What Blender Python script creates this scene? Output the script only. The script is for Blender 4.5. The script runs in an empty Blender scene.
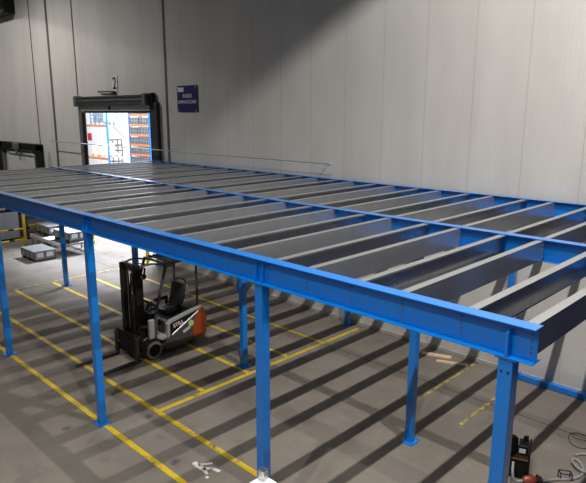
import bpy, bmesh, math, random
from mathutils import Vector, Matrix
random.seed(4)
scene = bpy.context.scene
col = scene.collection
PI = math.pi

# ------------------------------------------------------------------ mesh kit
class MB:
    def __init__(s):
        s.bm = bmesh.new()
    def box(s, x0, x1, y0, y1, z0, z1, bevel=0.0, M=None, seg=1):
        r = bmesh.ops.create_cube(s.bm, size=1)
        vs = r['verts']
        bmesh.ops.scale(s.bm, vec=(x1-x0, y1-y0, z1-z0), verts=vs)
        bmesh.ops.translate(s.bm, vec=((x0+x1)/2, (y0+y1)/2, (z0+z1)/2), verts=vs)
        if bevel:
            es = list({e for v in vs for e in v.link_edges})
            rb = bmesh.ops.bevel(s.bm, geom=es, offset=bevel, segments=seg, affect='EDGES', profile=.5)
            vs = list({v for f in rb['faces'] for v in f.verts} | {v for v in vs if v.is_valid})
        if M is not None:
            bmesh.ops.transform(s.bm, matrix=M, verts=[v for v in vs if v.is_valid])
        return s
    def bar(s, p, q, w, h, bevel=0.0):
        """rectangular bar from p to q, w across, h upright"""
        p, q = Vector(p), Vector(q)
        d = q-p
        L = d.length
        z = d.normalized()
        up = Vector((0, 0, 1)) if abs(z.z) < .95 else Vector((0, 1, 0))
        x = up.cross(z).normalized(); y = z.cross(x)
        M = Matrix((x, y, z)).transposed().to_4x4(); M.translation = p
        return s.box(-w/2, w/2, -h/2, h/2, 0, L, bevel, M)
    def cyl(s, p, q, r, n=16, r2=None, caps=True):
        p, q = Vector(p), Vector(q)
        d = q-p
        rot = Vector((0, 0, 1)).rotation_difference(d.normalized()).to_matrix().to_4x4()
        rot.translation = (p+q)/2
        bmesh.ops.create_cone(s.bm, cap_ends=caps, segments=n, radius1=r, radius2=r if r2 is None else r2,
                              depth=d.length, matrix=rot)
        return s
    def ball(s, c, r, sc=(1, 1, 1), u=16, v=10):
        M = Matrix.Translation(c) @ Matrix.Diagonal((sc[0], sc[1], sc[2], 1))
        bmesh.ops.create_uvsphere(s.bm, u_segments=u, v_segments=v, radius=r, matrix=M)
        return s
    def prism(s, pts, axis, a, b, bevel=0.0):
        """polygon in the two other axes extruded a..b along axis (0 x, 1 y, 2 z)"""
        def P(u, v, t):
            return (t, u, v) if axis == 0 else (u, t, v) if axis == 1 else (u, v, t)
        lo = [s.bm.verts.new(P(u, v, a)) for u, v in pts]
        hi = [s.bm.verts.new(P(u, v, b)) for u, v in pts]
        n = len(pts)
        fs = [s.bm.faces.new(lo), s.bm.faces.new(hi)]
        for i in range(n):
            fs.append(s.bm.faces.new((lo[i], lo[(i+1) % n], hi[(i+1) % n], hi[i])))
        bmesh.ops.recalc_face_normals(s.bm, faces=fs)
        if bevel:
            es = list({e for f in fs for e in f.edges})
            bmesh.ops.bevel(s.bm, geom=es, offset=bevel, segments=2, affect='EDGES', profile=.5)
        return s
    def tube(s, pts, r, n=8, smooth=4, closed=False):
        P = [Vector(p) for p in pts]
        if smooth:
            Q = []
            m = len(P)
            for i in range(m if closed else m-1):
                if closed:
                    a, b, c, d = P[i-1], P[i], P[(i+1) % m], P[(i+2) % m]
                else:
                    a, b, c, d = P[max(i-1, 0)], P[i], P[i+1], P[min(i+2, m-1)]
                for k in range(smooth):
                    t = k/smooth
                    Q.append(.5*((2*b)+(c-a)*t+(2*a-5*b+4*c-d)*t*t+(3*b-a-3*c+d)*t**3))
            if not closed:
                Q.append(P[-1])
            P = Q
        m = len(P)
        rings = []
        prev = None
        for i in range(m):
            t = ((P[(i+1) % m] if closed or i < m-1 else P[i])-(P[i-1] if closed or i > 0 else P[i])).normalized()
            ref = Vector((0, 0, 1)) if prev is None else prev
            if abs(ref.dot(t)) > .98:
                ref = Vector((0, 1, 0)) if abs(t.y) < .9 else Vector((1, 0, 0))
            x = (ref-t*ref.dot(t)).normalized(); prev = x
            y = t.cross(x)
            rings.append([s.bm.verts.new(P[i]+r*(math.cos(2*PI*k/n)*x+math.sin(2*PI*k/n)*y)) for k in range(n)])
        for i in range(m if closed else m-1):
            A, B = rings[i], rings[(i+1) % m]
            for k in range(n):
                s.bm.faces.new((A[k], A[(k+1) % n], B[(k+1) % n], B[k]))
        if not closed:
            s.bm.faces.new(rings[0][::-1]); s.bm.faces.new(rings[-1])
        return s
    def lathe(s, prof, M=None, n=32, cap=True):
        """profile of (radius, height) turned about z"""
        vs = []
        for r, h in prof:
            vs.append([s.bm.verts.new((r*math.cos(2*PI*k/n), r*math.sin(2*PI*k/n), h)) for k in range(n)])
        for i in range(len(vs)-1):
            for k in range(n):
                s.bm.faces.new((vs[i][k], vs[i][(k+1) % n], vs[i+1][(k+1) % n], vs[i+1][k]))
        if cap and prof[0][0] > 1e-5:
            s.bm.faces.new(vs[0][::-1])
        if cap and prof[-1][0] > 1e-5:
            s.bm.faces.new(vs[-1])
        if M is not None:
            bmesh.ops.transform(s.bm, matrix=M, verts=[v for ring in vs for v in ring])
        return s
    def build(s, name, m, parent=None, smooth=False, loc=None, label=None):
        bmesh.ops.remove_doubles(s.bm, verts=s.bm.verts, dist=1e-6)
        bmesh.ops.recalc_face_normals(s.bm, faces=s.bm.faces)
        me = bpy.data.meshes.new(name)
        s.bm.to_mesh(me); s.bm.free()
        if smooth:
            for p in me.polygons:
                p.use_smooth = True
            try:
                me.set_sharp_from_angle(angle=math.radians(40))
            except Exception:
                pass
        me.materials.append(m)
        o = bpy.data.objects.new(name, me)
        col.objects.link(o)
        o.parent = parent
        if loc is not None:
            o.location = loc
        if label:
            o['label'] = label
        return o

def tag(o, label, cat, group=None):
    o['label'] = label; o['category'] = cat
    if group:
        o['group'] = group
    return o
def thing(name, label, cat, loc=(0, 0, 0), rz=0, group=None):
    o = bpy.data.objects.new(name, None)
    o.empty_display_size = .2
    col.objects.link(o)
    o.location = loc; o.rotation_euler = (0, 0, rz)
    return tag(o, label, cat, group)
def struct(o):
    o['kind'] = 'structure'
    return o
def dup(root, loc, rz=None, label=None):
    r = root.copy(); col.objects.link(r); r.location = loc
    if rz is not None:
        r.rotation_euler = (0, 0, rz)
    if label:
        r['label'] = label
    for ch in list(root.children):
        c = ch.copy(); col.objects.link(c); c.parent = r
        for g in ch.children:
            e = g.copy(); col.objects.link(e); e.parent = c
    return r
def text(name, body, size, M, m, parent=None, depth=.002, align='CENTER'):
    cu = bpy.data.curves.new(name, 'FONT')
    cu.body = body; cu.size = size; cu.extrude = depth; cu.align_x = align; cu.align_y = 'CENTER'
    cu.offset = size*.012
    t = bpy.data.objects.new(name+'_curve', cu)
    col.objects.link(t)
    dg = bpy.context.evaluated_depsgraph_get()
    me = bpy.data.meshes.new_from_object(t.evaluated_get(dg))
    bpy.data.objects.remove(t)
    me.transform(M)
    me.name = name
    me.materials.clear(); me.materials.append(m)
    o = bpy.data.objects.new(name, me)
    col.objects.link(o); o.parent = parent
    return o

# ------------------------------------------------------------------ materials
def new_mat(name):
    m = bpy.data.materials.new(name); m.use_nodes = True
    nt = m.node_tree
    return m, nt, nt.nodes['Principled BSDF']
def mat(name, c, rough=.5, metal=0.0, var=.0, scale=8, bump=0.0, spec=None, coat=0.0):
    m, nt, b = new_mat(name)
    b.inputs['Roughness'].default_value = rough
    b.inputs['Metallic'].default_value = metal
    if spec is not None:
        b.inputs['Specular IOR Level'].default_value = spec
    if coat:
        b.inputs['Coat Weight'].default_value = coat
        b.inputs['Coat Roughness'].default_value = .12
    b.inputs['Base Color'].default_value = (*c, 1)
    if var or bump:
        tc = nt.nodes.new('ShaderNodeTexCoord')
        n = nt.nodes.new('ShaderNodeTexNoise')
        n.inputs['Scale'].default_value = scale; n.inputs['Detail'].default_value = 5
        nt.links.new(tc.outputs['Object'], n.inputs['Vector'])
        if var:
            mx = nt.nodes.new('ShaderNodeMix'); mx.data_type = 'RGBA'
            mx.inputs['A'].default_value = (*[x*(1-var) for x in c], 1)
            mx.inputs['B'].default_value = (*[min(1, x*(1+var)) for x in c], 1)
            nt.links.new(n.outputs['Fac'], mx.inputs['Factor'])
            nt.links.new(mx.outputs['Result'], b.inputs['Base Color'])
        if bump:
            bp = nt.nodes.new('ShaderNodeBump'); bp.inputs['Strength'].default_value = bump
            bp.inputs['Distance'].default_value = .01
            nt.links.new(n.outputs['Fac'], bp.inputs['Height'])
            nt.links.new(bp.outputs['Normal'], b.inputs['Normal'])
    return m
class G:
    """tiny node-graph helper"""
    def __init__(s, nt):
        s.nt = nt
    def n(s, t, **kw):
        x = s.nt.nodes.new(t)
        for k, v in kw.items():
            setattr(x, k, v)
        return x
    def put(s, sock, v):
        if hasattr(v, 'links'):
            s.nt.links.new(v, sock)
        else:
            sock.default_value = v
    def math(s, op, a, b=0.0, c=0.0):
        x = s.n('ShaderNodeMath', operation=op)
        s.put(x.inputs[0], a); s.put(x.inputs[1], b); s.put(x.inputs[2], c)
        return x.outputs[0]
    def mix(s, f, a, b):
        x = s.n('ShaderNodeMix', data_type='RGBA')
        s.put(x.inputs['Factor'], f); s.put(x.inputs['A'], a); s.put(x.inputs['B'], b)
        return x.outputs['Result']
    def noise(s, vec, scale, detail=5, rough=.55):
        x = s.n('ShaderNodeTexNoise')
        s.put(x.inputs['Vector'], vec); x.inputs['Scale'].default_value = scale
        x.inputs['Detail'].default_value = detail; x.inputs['Roughness'].default_value = rough
        return x.outputs['Fac']
    def step(s, v, a, b):
        x = s.n('ShaderNodeMapRange', interpolation_type='SMOOTHSTEP')
        s.put(x.inputs['Value'], v); x.inputs['From Min'].default_value = a; x.inputs['From Max'].default_value = b
        return x.outputs['Result']

def floor_material():
    m, nt, b = new_mat('stained_concrete'); g = G(nt)
    p = g.n('ShaderNodeTexCoord').outputs['Object']
    sep = g.n('ShaderNodeSeparateXYZ'); g.put(sep.inputs[0], p)
    X, Y = sep.outputs[0], sep.outputs[1]
    big = g.noise(p, .35, 4)
    mid = g.noise(p, 1.7, 6, .65)
    fine = g.noise(p, 14, 4, .7)
    c = g.mix(g.step(big, .3, .7), (.172, .152, .128, 1), (.24, .216, .188, 1))
    c = g.mix(g.math('MULTIPLY', g.step(mid, .5, .75), .55), c, (.118, .104, .09, 1))
    c = g.mix(g.math('MULTIPLY', g.step(mid, .48, .25), .5), c, (.29, .268, .24, 1))
    c = g.mix(g.math('MULTIPLY', fine, .25), c, (.11, .10, .09, 1))
    # dark oil spots
    v = g.n('ShaderNodeTexVoronoi'); g.put(v.inputs['Vector'], p); v.inputs['Scale'].default_value = 1.1
    spot = g.step(g.math('ADD', v.outputs['Distance'], g.math('MULTIPLY', g.noise(p, 9, 3), .2)), .235, .13)
    c = g.mix(g.math('MULTIPLY', spot, .62), c, (.05, .045, .04, 1))
    # saw-cut slab joints
    def joint(v, period, off, w):
        f = g.math('ABSOLUTE', g.math('SUBTRACT', g.math('MODULO', g.math('ADD', v, 1000*period-off+period/2), period), period/2))
        return g.math('LESS_THAN', f, w)
    j = joint(Y, 13.0, 5.5, .011)
    c = g.mix(g.math('MULTIPLY', j, .85), c, (.02, .018, .016, 1))
    g.put(b.inputs['Base Color'], c)
    b.inputs['Specular IOR Level'].default_value = .12
    g.put(b.inputs['Roughness'], g.math('ADD', .7, g.math('MULTIPLY', mid, .25)))
    bp = g.n('ShaderNodeBump'); bp.inputs['Strength'].default_value = .15; bp.inputs['Distance'].default_value = .01
    g.put(bp.inputs['Height'], fine); g.put(b.inputs['Normal'], bp.outputs['Normal'])
    return m

def wall_material():
    m, nt, b = new_mat('ribbed_sandwich_panel'); g = G(nt)
    p = g.n('ShaderNodeTexCoord').outputs['Object']
    sep = g.n('ShaderNodeSeparateXYZ'); g.put(sep.inputs[0], p)
    X, Z = sep.outputs[0], sep.outputs[2]
    def per(period, off):
        return g.math('ABSOLUTE', g.math('SUBTRACT', g.math('MODULO', g.math('ADD', X, 1000*period-off+period/2), period), period/2))
    seam = g.step(per(1.137, -3.28), .012, .004)
    rib = g.step(per(.0875, 0), .012, .005)
    sc = g.n('ShaderNodeMapping'); g.put(sc.inputs['Vector'], p); sc.inputs['Scale'].default_value = (1, 1, .25)
    dirt = g.noise(sc.outputs[0], .7, 5, .6)
    c = g.mix(g.step(dirt, .35, .7), (.595, .58, .55, 1), (.665, .65, .625, 1))
    c = g.mix(g.math('MULTIPLY', rib, .10), c, (.42, .41, .39, 1))
    c = g.mix(g.math('MULTIPLY', seam, .38), c, (.24, .235, .225, 1))
    # scuffs and grime near the floor
    sc2 = g.n('ShaderNodeMapping'); g.put(sc2.inputs['Vector'], p); sc2.inputs['Scale'].default_value = (1, 1, .35)
    sm = g.step(g.noise(sc2.outputs[0], 3.2, 6, .7), .56, .74)
    low = g.step(Z, 2.2, .1)
    c = g.mix(g.math('MULTIPLY', g.math('MULTIPLY', sm, low), .6), c, (.26, .245, .22, 1))
    # one upright brown smear beside the roller door
    ex = g.math('DIVIDE', g.math('ABSOLUTE', g.math('ADD', X, 25.35)), .26)
    ez = g.math('DIVIDE', g.math('ABSOLUTE', g.math('SUBTRACT', Z, 2.6)), 1.15)
    el = g.step(g.math('ADD', g.math('POWER', ex, 2), g.math('POWER', ez, 4)), 1.1, .45)
    c = g.mix(g.math('MULTIPLY', el, .5), c, (.25, .215, .18, 1))
    g.put(b.inputs['Base Color'], c)
    b.inputs['Roughness'].default_value = .55
    b.inputs['Specular IOR Level'].default_value = .3
    h = g.math('ADD', g.math('MULTIPLY', rib, .3), seam)
    bp = g.n('ShaderNodeBump'); bp.inputs['Strength'].default_value = .35; bp.inputs['Distance'].default_value = .008
    bp.invert = True
    g.put(bp.inputs['Height'], h); g.put(b.inputs['Normal'], bp.outputs['Normal'])
    return m

def paint_material(name, c, worn, amount):
    """floor marking paint with chipped wear"""
    m, nt, b = new_mat(name); g = G(nt)
    p = g.n('ShaderNodeTexCoord').outputs['Object']
    w = g.step(g.noise(p, 6, 8, .75), amount, amount-.1)
    t = g.noise(p, 2.2, 4)
    c1 = g.mix(t, (*[x*.78 for x in c], 1), (*c, 1))
    g.put(b.inputs['Base Color'], g.mix(w, c1, (*worn, 1)))
    b.inputs['Roughness'].default_value = .5
    return m

def galv_material(name, c):
    m, nt, b = new_mat(name); g = G(nt)
    p = g.n('ShaderNodeTexCoord').outputs['Object']
    v = g.n('ShaderNodeTexVoronoi'); g.put(v.inputs['Vector'], p); v.inputs['Scale'].default_value = 22
    n = g.noise(p, 3, 4)
    f = g.math('ADD', g.math('MULTIPLY', v.outputs['Distance'], .35), g.math('MULTIPLY', n, .5))
    g.put(b.inputs['Base Color'], g.mix(f, (*[x*.82 for x in c], 1), (*[x*1.15 for x in c], 1)))
    b.inputs['Metallic'].default_value = .72
    b.inputs['Specular IOR Level'].default_value = .5
    b.inputs['Coat Weight'].default_value = .0
    g.put(b.inputs['Roughness'], g.math('ADD', .20, g.math('MULTIPLY', n, .08)))
    return m

BLUE = mat('blue_gloss_paint', (.0, .200, .70), .3, 0, .06, 5, coat=.8)
GALV = galv_material('galvanised_steel', (.55, .56, .57))
FLOOR = floor_material()
WALL = wall_material()
YELLOW = paint_material('yellow_marking_paint', (.74, .52, .02), (.17, .14, .08), .46)
FADED = paint_material('faded_yellow_marking_paint', (.58, .42, .08), (.16, .14, .11), .56)
WHITEPAINT = paint_material('white_marking_paint', (.72, .70, .68), (.3, .28, .26), .33)
BLACK = mat('black_enamel', (.009, .009, .009), .5, spec=.25)
RUBBER = mat('black_rubber', (.016, .015, .014), .8, var=.2)
DUSTY = mat('dusty_tread', (.16, .13, .10), .9, var=.3, scale=20)
SILVER = mat('silver_grey_paint', (.36, .36, .35), .38, .1, .08)
DARKGREY = mat('dark_grey_paint', (.05, .05, .05), .45, var=.15)
ORANGE = mat('orange_paint', (.34, .062, .012), .42, var=.15, scale=6)
ZINC = mat('zinc_bolt', (.13, .17, .26), .4, .3)
STEEL = mat('worn_steel', (.32, .31, .30), .4, .9, .2)
DARKSTEEL = mat('dark_oiled_steel', (.06, .055, .05), .38, .7, .2)
WHITE = mat('white_enamel', (.90, .90, .89), .4)
HALLWHITE = mat('hall_white_wall', (.82, .84, .87), .7, var=.03)
SIGNBLUE = mat('sign_navy', (.018, .015, .13), .75, spec=.2)
SIGNWHITE = mat('sign_white', (.70, .70, .74), .5)
RACKBLUE = mat('rack_blue', (.02, .14, .40), .4)
RACKORANGE = mat('rack_orange', (.50, .16, .06), .45)
RED = mat('signal_red', (.55, .02, .03), .45)
VINYL = mat('black_seat_vinyl', (.02, .02, .02), .38, bump=.1, scale=40)
HOSEGREY = mat('pale_grey_hose', (.27, .28, .29), .5)
REDBROWN = mat('red_brown_plastic', (.30, .05, .03), .35, var=.25, scale=14)
WOOD = mat('pine_wood', (.66, .50, .32), .7, var=.25, scale=7)
BINGREY = mat('grey_green_painted_bin', (.25, .27, .25), .5, .2, .15)
LIDGREY = mat('pale_zinc_lid', (.40, .43, .43), .45, .2, .12)
CABGREY = mat('pale_cabinet_paint', (.52, .55, .60), .5, var=.05)
SAFEYELLOW = mat('safety_yellow', (.78, .52, .02), .4, var=.1)
DARKTEAL = mat('charcoal_shutter', (.022, .023, .022), .55, var=.2)
JAMB = mat('grey_jamb_steel', (.17, .17, .165), .5, .3, .15)
GREENSTK = mat('pale_green_sticker', (.42, .62, .25), .5)
BROWNBOX = mat('carton', (.36, .24, .13), .8, var=.1)
CRATEBLUE = mat('grey_blue_crate', (.20, .28, .36), .5, var=.15)
GLASSDARK = mat('lamp_glass', (.5, .5, .5), .1)

# ------------------------------------------------------------------ the building
WY = 7.12          # inner face of the long panelled wall
D2 = (-21.78, -16.40, 5.45)     # roller door opening
D1 = (-31.3, -26.1, 3.9)        # dock door opening
fl = struct(MB().box(-62, 2.8, -26, 30, -.2, 0).build('floor', FLOOR))
wb = MB()
for a, b, z0, z1 in ((-62, D1[0], 0, 13), (D1[0], D1[1], D1[2], 13), (D1[1], D2[0], 0, 13),
                     (D2[0], D2[1], D2[2], 13), (D2[1], 2.6, 0, 13)):
    wb.box(a, b, WY, WY+.08, z0, z1)
struct(wb.build('wall_back', WALL))
# raised joint strips on the panelling
for i, (x, z0) in enumerate(((-24.43, 0), (-15.59, 0), (-22.05, 6.1), (-26.2, 3.95))):
    w = (.085, .05, .035, .03)[i]
    struct(MB().box(x-w, x+w, WY-.02, WY-.001, z0, 12.9, .004).build('trim_%d' % (i+1), mat('joint_strip', (.085, .085, .082), .6, var=.2)))
struct(MB().box(-16.03, -1.0, WY-.03, WY-.002, .001, .09, .005).build('baseboard_back', mat('scuffed_kerb', (.42, .40, .37), .75, var=.3)))

struct(MB().box(2.6, 2.8, -26, WY, 0, 13).build('added_wall_right', mat('dark_blue_for_reflection', (.035, .045, .09), .6)))  # unseen end wall, added in dark blue to dim what the joists reflect
# neighbouring hall seen through the roller door
struct(MB().box(-62, -6, 19, 19.2, 0, 11.6).build('wall_hall', HALLWHITE))
struct(MB().box(-62.2, -62, 7.22, 19.2, 0, 11.6).build('wall_hall_left', HALLWHITE))
struct(MB().box(-6, -5.8, 7.22, 19.2, 0, 11.6).build('wall_hall_right', HALLWHITE))
struct(MB().box(-62.2, -5.8, 7.22, 19.2, 11.6, 11.8).build('ceiling_hall', HALLWHITE))

# roller door number two
door2 = bpy.data.objects.new('door_2', None); col.objects.link(door2); door2.location = (-19, WY, 0); struct(door2)
def W2L(mb, root):     # world-built mesh moved into its root's frame
    bmesh.ops.translate(mb.bm, vec=[-v for v in root.location], verts=mb.bm.verts)
    return mb
W2L(MB().box(-21.95, -21.66, WY-.10, WY-.002, 0, 5.66, .01), door2).build('jamb', JAMB, door2)
W2L(MB().box(-21.66, -21.40, WY-.10, WY-.04, 0, 5.42, .01), door2).build('guide_rail', BLACK, door2)
W2L(MB().box(-16.44, -16.05, WY-.13, WY-.002, 0, 5.75, .01), door2).build('jamb', DARKTEAL, door2)
W2L(MB().box(-16.56, -16.45, WY-.10, WY-.04, 0, 5.42, .01), door2).build('guide_rail', BLACK, door2)
hd = W2L(MB().box(-21.66, -16.44, WY-.14, WY-.03, 5.47, 5.68, .01), door2).build('header_panel', mat('pale_header', (.50, .50, .50), .5, .1), door2)
W2L(MB().box(-21.4, -16.56, WY-.12, WY-.03, 5.39, 5.47), door2).build('curtain_edge', BLACK, door2)
W2L(MB().cyl((-19.25, WY-.152, 5.575), (-19.25, WY-.14, 5.575), .08, 20), door2).build('badge', SIGNBLUE, hd)
dr = MB()
dr.cyl((-21.8, WY-.16, 5.84), (-16.7, WY-.16, 5.84), .145, 24)
dr.box(-21.85, -16.7, WY-.30, WY-.002, 5.95, 6.02, .01)
for k in range(5):
    dr.box(-21.8, -16.7, WY-.30, WY-.28, 5.68+k*.053, 5.72+k*.053)
W2L(dr, door2).build('shutter_drum', DARKTEAL, door2, smooth=True)
for x in (-21.9, -16.72):
    W2L(MB().box(x, x+.24, WY-.31, WY-.002, 5.64, 6.06, .03), door2).build('end_bracket', mat('grimy_bracket', (.11, .13, .12), .5, .3, .3), door2)
W2L(MB().box(-16.47, -16.25, WY-.16, WY-.002, 5.5, 6.08, .03), door2).build('drive_motor', BLACK, door2)

# closed dock door with black shelter round it
dock = bpy.data.objects.new('door_1', None); col.objects.link(dock); dock.location = (-28.7, WY, 0); struct(dock)
W2L(MB().box(-30.95, -26.5, WY+.055, WY+.12, 0, 3.72), dock).build('door_panel', mat('pale_dock_panel', (.62, .62, .61), .55, var=.03), dock)
fr = MB()
fr.box(-31.9, -30.9, WY-.09, WY+.05, 0, 3.95, .03)
fr.box(-26.62, -25.93, WY-.09, WY+.05, 0, 3.95, .03)
fr.box(-31.9, -25.93, WY-.09, WY+.05, 3.62, 3.95, .03)
fr.prism([(-30.92, 3.64), (-30.92, 3.1), (-30.75, 3.45), (-30.2, 3.64)], 1, WY-.08, WY+.05)
fr.prism([(-26.6, 3.64), (-27.3, 3.64), (-26.75, 3.45), (-26.6, 3.1)], 1, WY-.08, WY+.05)
W2L(fr, dock).build('dock_shelter', BLACK, dock)
W2L(MB().box(-30.3, -27.2, WY-.12, WY-.09, 3.50, 3.58, .01), dock).build('lock_bar', BLACK, dock)
W2L(MB().box(-29.2, -28.45, WY-.2, WY-.125, 3.62, 3.93, .02).box(-28.95, -28.65, WY-.18, WY-.125, 3.36, 3.62, .02), dock).build('drive_box', mat('grey_drive', (.2, .2, .2), .4, .4), dock)
for x in (-26.72, -30.86):
    W2L(MB().box(x-.06, x+.06, WY-.12, WY+.015, 0, 3.4, .01), dock).build('track', JAMB, dock)

# unseen navy shutter, added to give the near joists a dark blue reflection
sh3 = bpy.data.objects.new('added_navy_shutter', None); col.objects.link(sh3); sh3.location = (.9, WY, 0); struct(sh3)
NAVY = mat('navy_for_reflection', (.008, .010, .055), .6, spec=.2)
sl = MB()
for k in range(46):
    sl.box(-1.75, 1.62, -.045, -.008, .004+k*.10, .098+k*.10, .012)
sl.build('curtain', NAVY, sh3)
for x in (-1.83, 1.62):
    MB().box(x, x+.08, -.09, -.002, 0, 4.75, .006).build('guide_rail', NAVY, sh3)
MB().box(-1.85, 1.69, -.38, -.002, 4.62, 5.0, .02).build('shutter_box', NAVY, sh3)

# ------------------------------------------------------------------ floor markings
def line(x0, x1, y0, y1, m=YELLOW, label=None):
    MB().box(x0, x1, y0, y1, 0, .003).build('floor_line', m, fl, label=label)
w = .05
line(-16.85, 2.0, -.05, .05)
line(-14.9, -3.0, .86, .96)
for y in (2.0, 3.19, 4.37, 5.55):
    line(-16.8, -7.1, y-w, y+w)
line(-7.1, -7.0, .96, 6.88)
line(-16.85, -16.75, 1.6, 6.9, FADED, 'faded yellow line across the far end of the bays')
line(-3.90, -3.84, 4.6, 6.95, FADED, 'faded dashed yellow line near the planks')
line(-2.86, -2.79, 4.42, 6.2, FADED, 'short faded yellow line near the wall')
ped = MB()
def blob(pts):
    ped.prism(pts, 2, .0, .004)
ped.cyl((-5.22, .42, 0), (-5.22, .42, .004), .045, 14)
def limb(a, b, wa, wb):
    a, b = Vector(a), Vector(b); d = (b-a).normalized(); n = Vector((-d.y, d.x))
    blob([tuple(a+n*wa), tuple(b+n*wb), tuple(b-n*wb), tuple(a-n*wa)])
limb((-5.17, .41), (-4.99, .42), .045, .04)
limb((-5.15, .43), (-5.03, .61), .025, .018)
limb((-5.01, .42), (-4.93, .53), .035, .026)
limb((-4.94, .52), (-4.78, .56), .028, .03)
limb((-5.00, .42), (-4.87, .38), .032, .022)
ped.cyl((-4.80, .33, 0), (-4.80, .33, .004), .028, 12)
ped.build('pedestrian_symbol', WHITEPAINT, fl, label='white painted walking figure on the concrete')

# ------------------------------------------------------------------ the mezzanine
ZB, ZT, W1, W2, BF = 3.48, 3.775, 3.337, 6.90, .15
COLX = (-.22, -3.17, -7.41, -11.72, -16.04)
XEND = -16.25
P, K0 = .602, -.051
mez = thing('mezzanine_frame', 'unfinished blue steel mezzanine of girders, columns and rows of bare joists', 'mezzanine')

def girder(name, y, x0, x1, label):
    mb = MB()
    t, tw = .011, .008
    mb.box(x0, x1, y-BF/2, y+BF/2, ZT-t, ZT, .002)
    mb.box(x0, x1, y-BF/2, y+BF/2, ZB, ZB+t, .002)
    mb.box(x0, x1, y-tw/2, y+tw/2, ZB+t, ZT-t)
    return mb.build(name, BLUE, mez, label=label)
gf = girder('girder', 0, XEND, 0, 'blue I-section girder along the open front edge')
gm = girder('girder', W1, XEND, 0, 'blue I-section girder along the middle')
gr = girder('girder', W2, XEND, 0, 'blue I-section girder beside the wall')

def fins(parent, x, y, side, pair=True):
    for dx in ((-.055, .055) if pair else (0,)):
        mb = MB()
        if pair:
            pts = [(y+side*.004, ZB+.011), (y+side*.073, ZB+.011), (y+side*.03, ZT-.07), (y+side*.004, ZT-.07)]
            mb.prism(pts, 0, x+dx-.006, x+dx+.006)
        else:
            mb.box(x-.014, x+.014, min(y+side*.004, y+side*.074), max(y+side*.004, y+side*.074), ZB+.011, ZT-.075, .004)
        mb.build('stiffener', BLUE, parent)
for i, x in enumerate(COLX):
    fins(gf, x, 0, -1, i > 0)
    fins(gf, x, 0, 1, i > 0)
    fins(gm, x, W1, -1); fins(gm, x, W1, 1)
    fins(gr, x, W2, -1)

# column prototype: square hollow section with cap and base plate
A = .125
c0 = MB().box(-A/2, A/2, -A/2, A/2, .015, ZB-.015, .008, seg=2).build('column', BLUE, mez)
bp = MB().box(-.125, .125, -.125, .125, .002, .017, .002).build('base_plate', BLUE, c0)
an = []
for sx in (-1, 1):
    for sy in (-1, 1):
        q = MB().cyl((0, 0, .017), (0, 0, .04), .011, 6).build('anchor_bolt', STEEL, c0) if not an else an[0].copy()
        if an:
            col.objects.link(q); q.parent = c0
        q.location = (sx*.095, sy*.095, 0)
        an.append(q)
cp = MB().box(-.09, .09, -.072, .072, ZB-.015, ZB-.0005, .002).build('cap_plate', BLUE, c0)
for dx in (-.028, .028):
    MB().cyl((dx, -A/2-.004, 3.36), (dx, -A/2+.001, 3.36), .011, 10).build('bolt_head', DARKSTEEL, c0)
first = True
spots = [(x, 0) for x in COLX] + [(x, W1) for x in COLX] + [(x, W2) for x in COLX]
for x, y in spots:
    if first:
        c0.location = (x, y, 0); first = False
        continue
    c = c0.copy(); col.objects.link(c); c.location = (x, y, 0); c.parent = mez
    for g_ in [bp, cp]+(an if y < W2 and x > -8 else []):
        k = g_.copy(); col.objects.link(k); k.parent = c

# joists: lipped channels laid back to back and toe to toe
JZ1, JD, JF, JT, LIP = ZT-.013, .262, .088, .004, .02
def joist_mesh(L, face):
    """face +1: plain web on the +x side, flanges to -x; -1: open side towards +x"""
    s = -face
    z1, z0 = JZ1, JZ1-JD
    def sx(a, b):
        return (min(s*a, s*b), max(s*a, s*b))
    mb = MB()
    for (a, b, zz0, zz1) in ((0, JT, z0, z1), (JT, JF, z1-JT, z1), (JT, JF, z0, z0+JT),
                             (JF-JT, JF, z1-LIP, z1-JT), (JF-JT, JF, z0+JT, z0+LIP)):
        xa, xb = sx(a, b)
        mb.box(xa, xb, 0, L, zz0, zz1)
    return mb
JY = ((.012, W1-.012), (W1+.012, W2-.012))
protos = {}
def bolt_set(face, y0, parent, n=4):
    """separate bolts down one end of a joist web, sharing one mesh"""
    out = []
    for k in range(n):
        z = JZ1-.055-k*.05
        if not out:
            o = MB().cyl((0, 0, 0), (face*.009, 0, 0), .0085, 6).build('bolt', ZINC, parent)
        else:
            o = out[0].copy(); col.objects.link(o); o.parent = parent
        o.location = (0, y0, z)
        out.append(o)
    return out
n_j = 27
for bay, (ya, yb) in enumerate(JY):
    for k in range(n_j):
        face = 1 if k % 2 == 0 else -1
        X = K0-P*k
        key = (bay, face)
        if key not in protos:
            o = joist_mesh(yb-ya, face).build('joist', GALV, mez)
            bs = bolt_set(1 if face > 0 else -1, yb-ya-.075, o) if face > 0 else []
            protos[key] = (o, bs)
            o.location = (X, ya, 0)
        else:
            o0, bs = protos[key]
            o = o0.copy(); col.objects.link(o); o.location = (X, ya, 0); o.parent = mez
            if k < 10:
                for b_ in bs:
                    q = b_.copy(); col.objects.link(q); q.parent = o
# far end trimmer
for bay, (ya, yb) in enumerate(JY):
    MB().box(XEND, XEND+.07, ya, yb, JZ1-JD, JZ1, .002).build('end_trimmer', GALV, mez)

# bolts through the front web where each joist lands, plus the front end cleat
b0 = None
for k in range(14):
    X = K0-P*k
    if min(abs(X-x) for x in COLX[1:]) < .09:
        continue
    for q in range(4):
        if b0 is None:
            b = b0 = MB().cyl((0, -.004, 0), (0, -.013, 0), .0095, 6).build('bolt', ZINC, gf)
        else:
            b = b0.copy(); col.objects.link(b); b.parent = gf
        b.location = (X, 0, JZ1-.055-q*.05)

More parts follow.
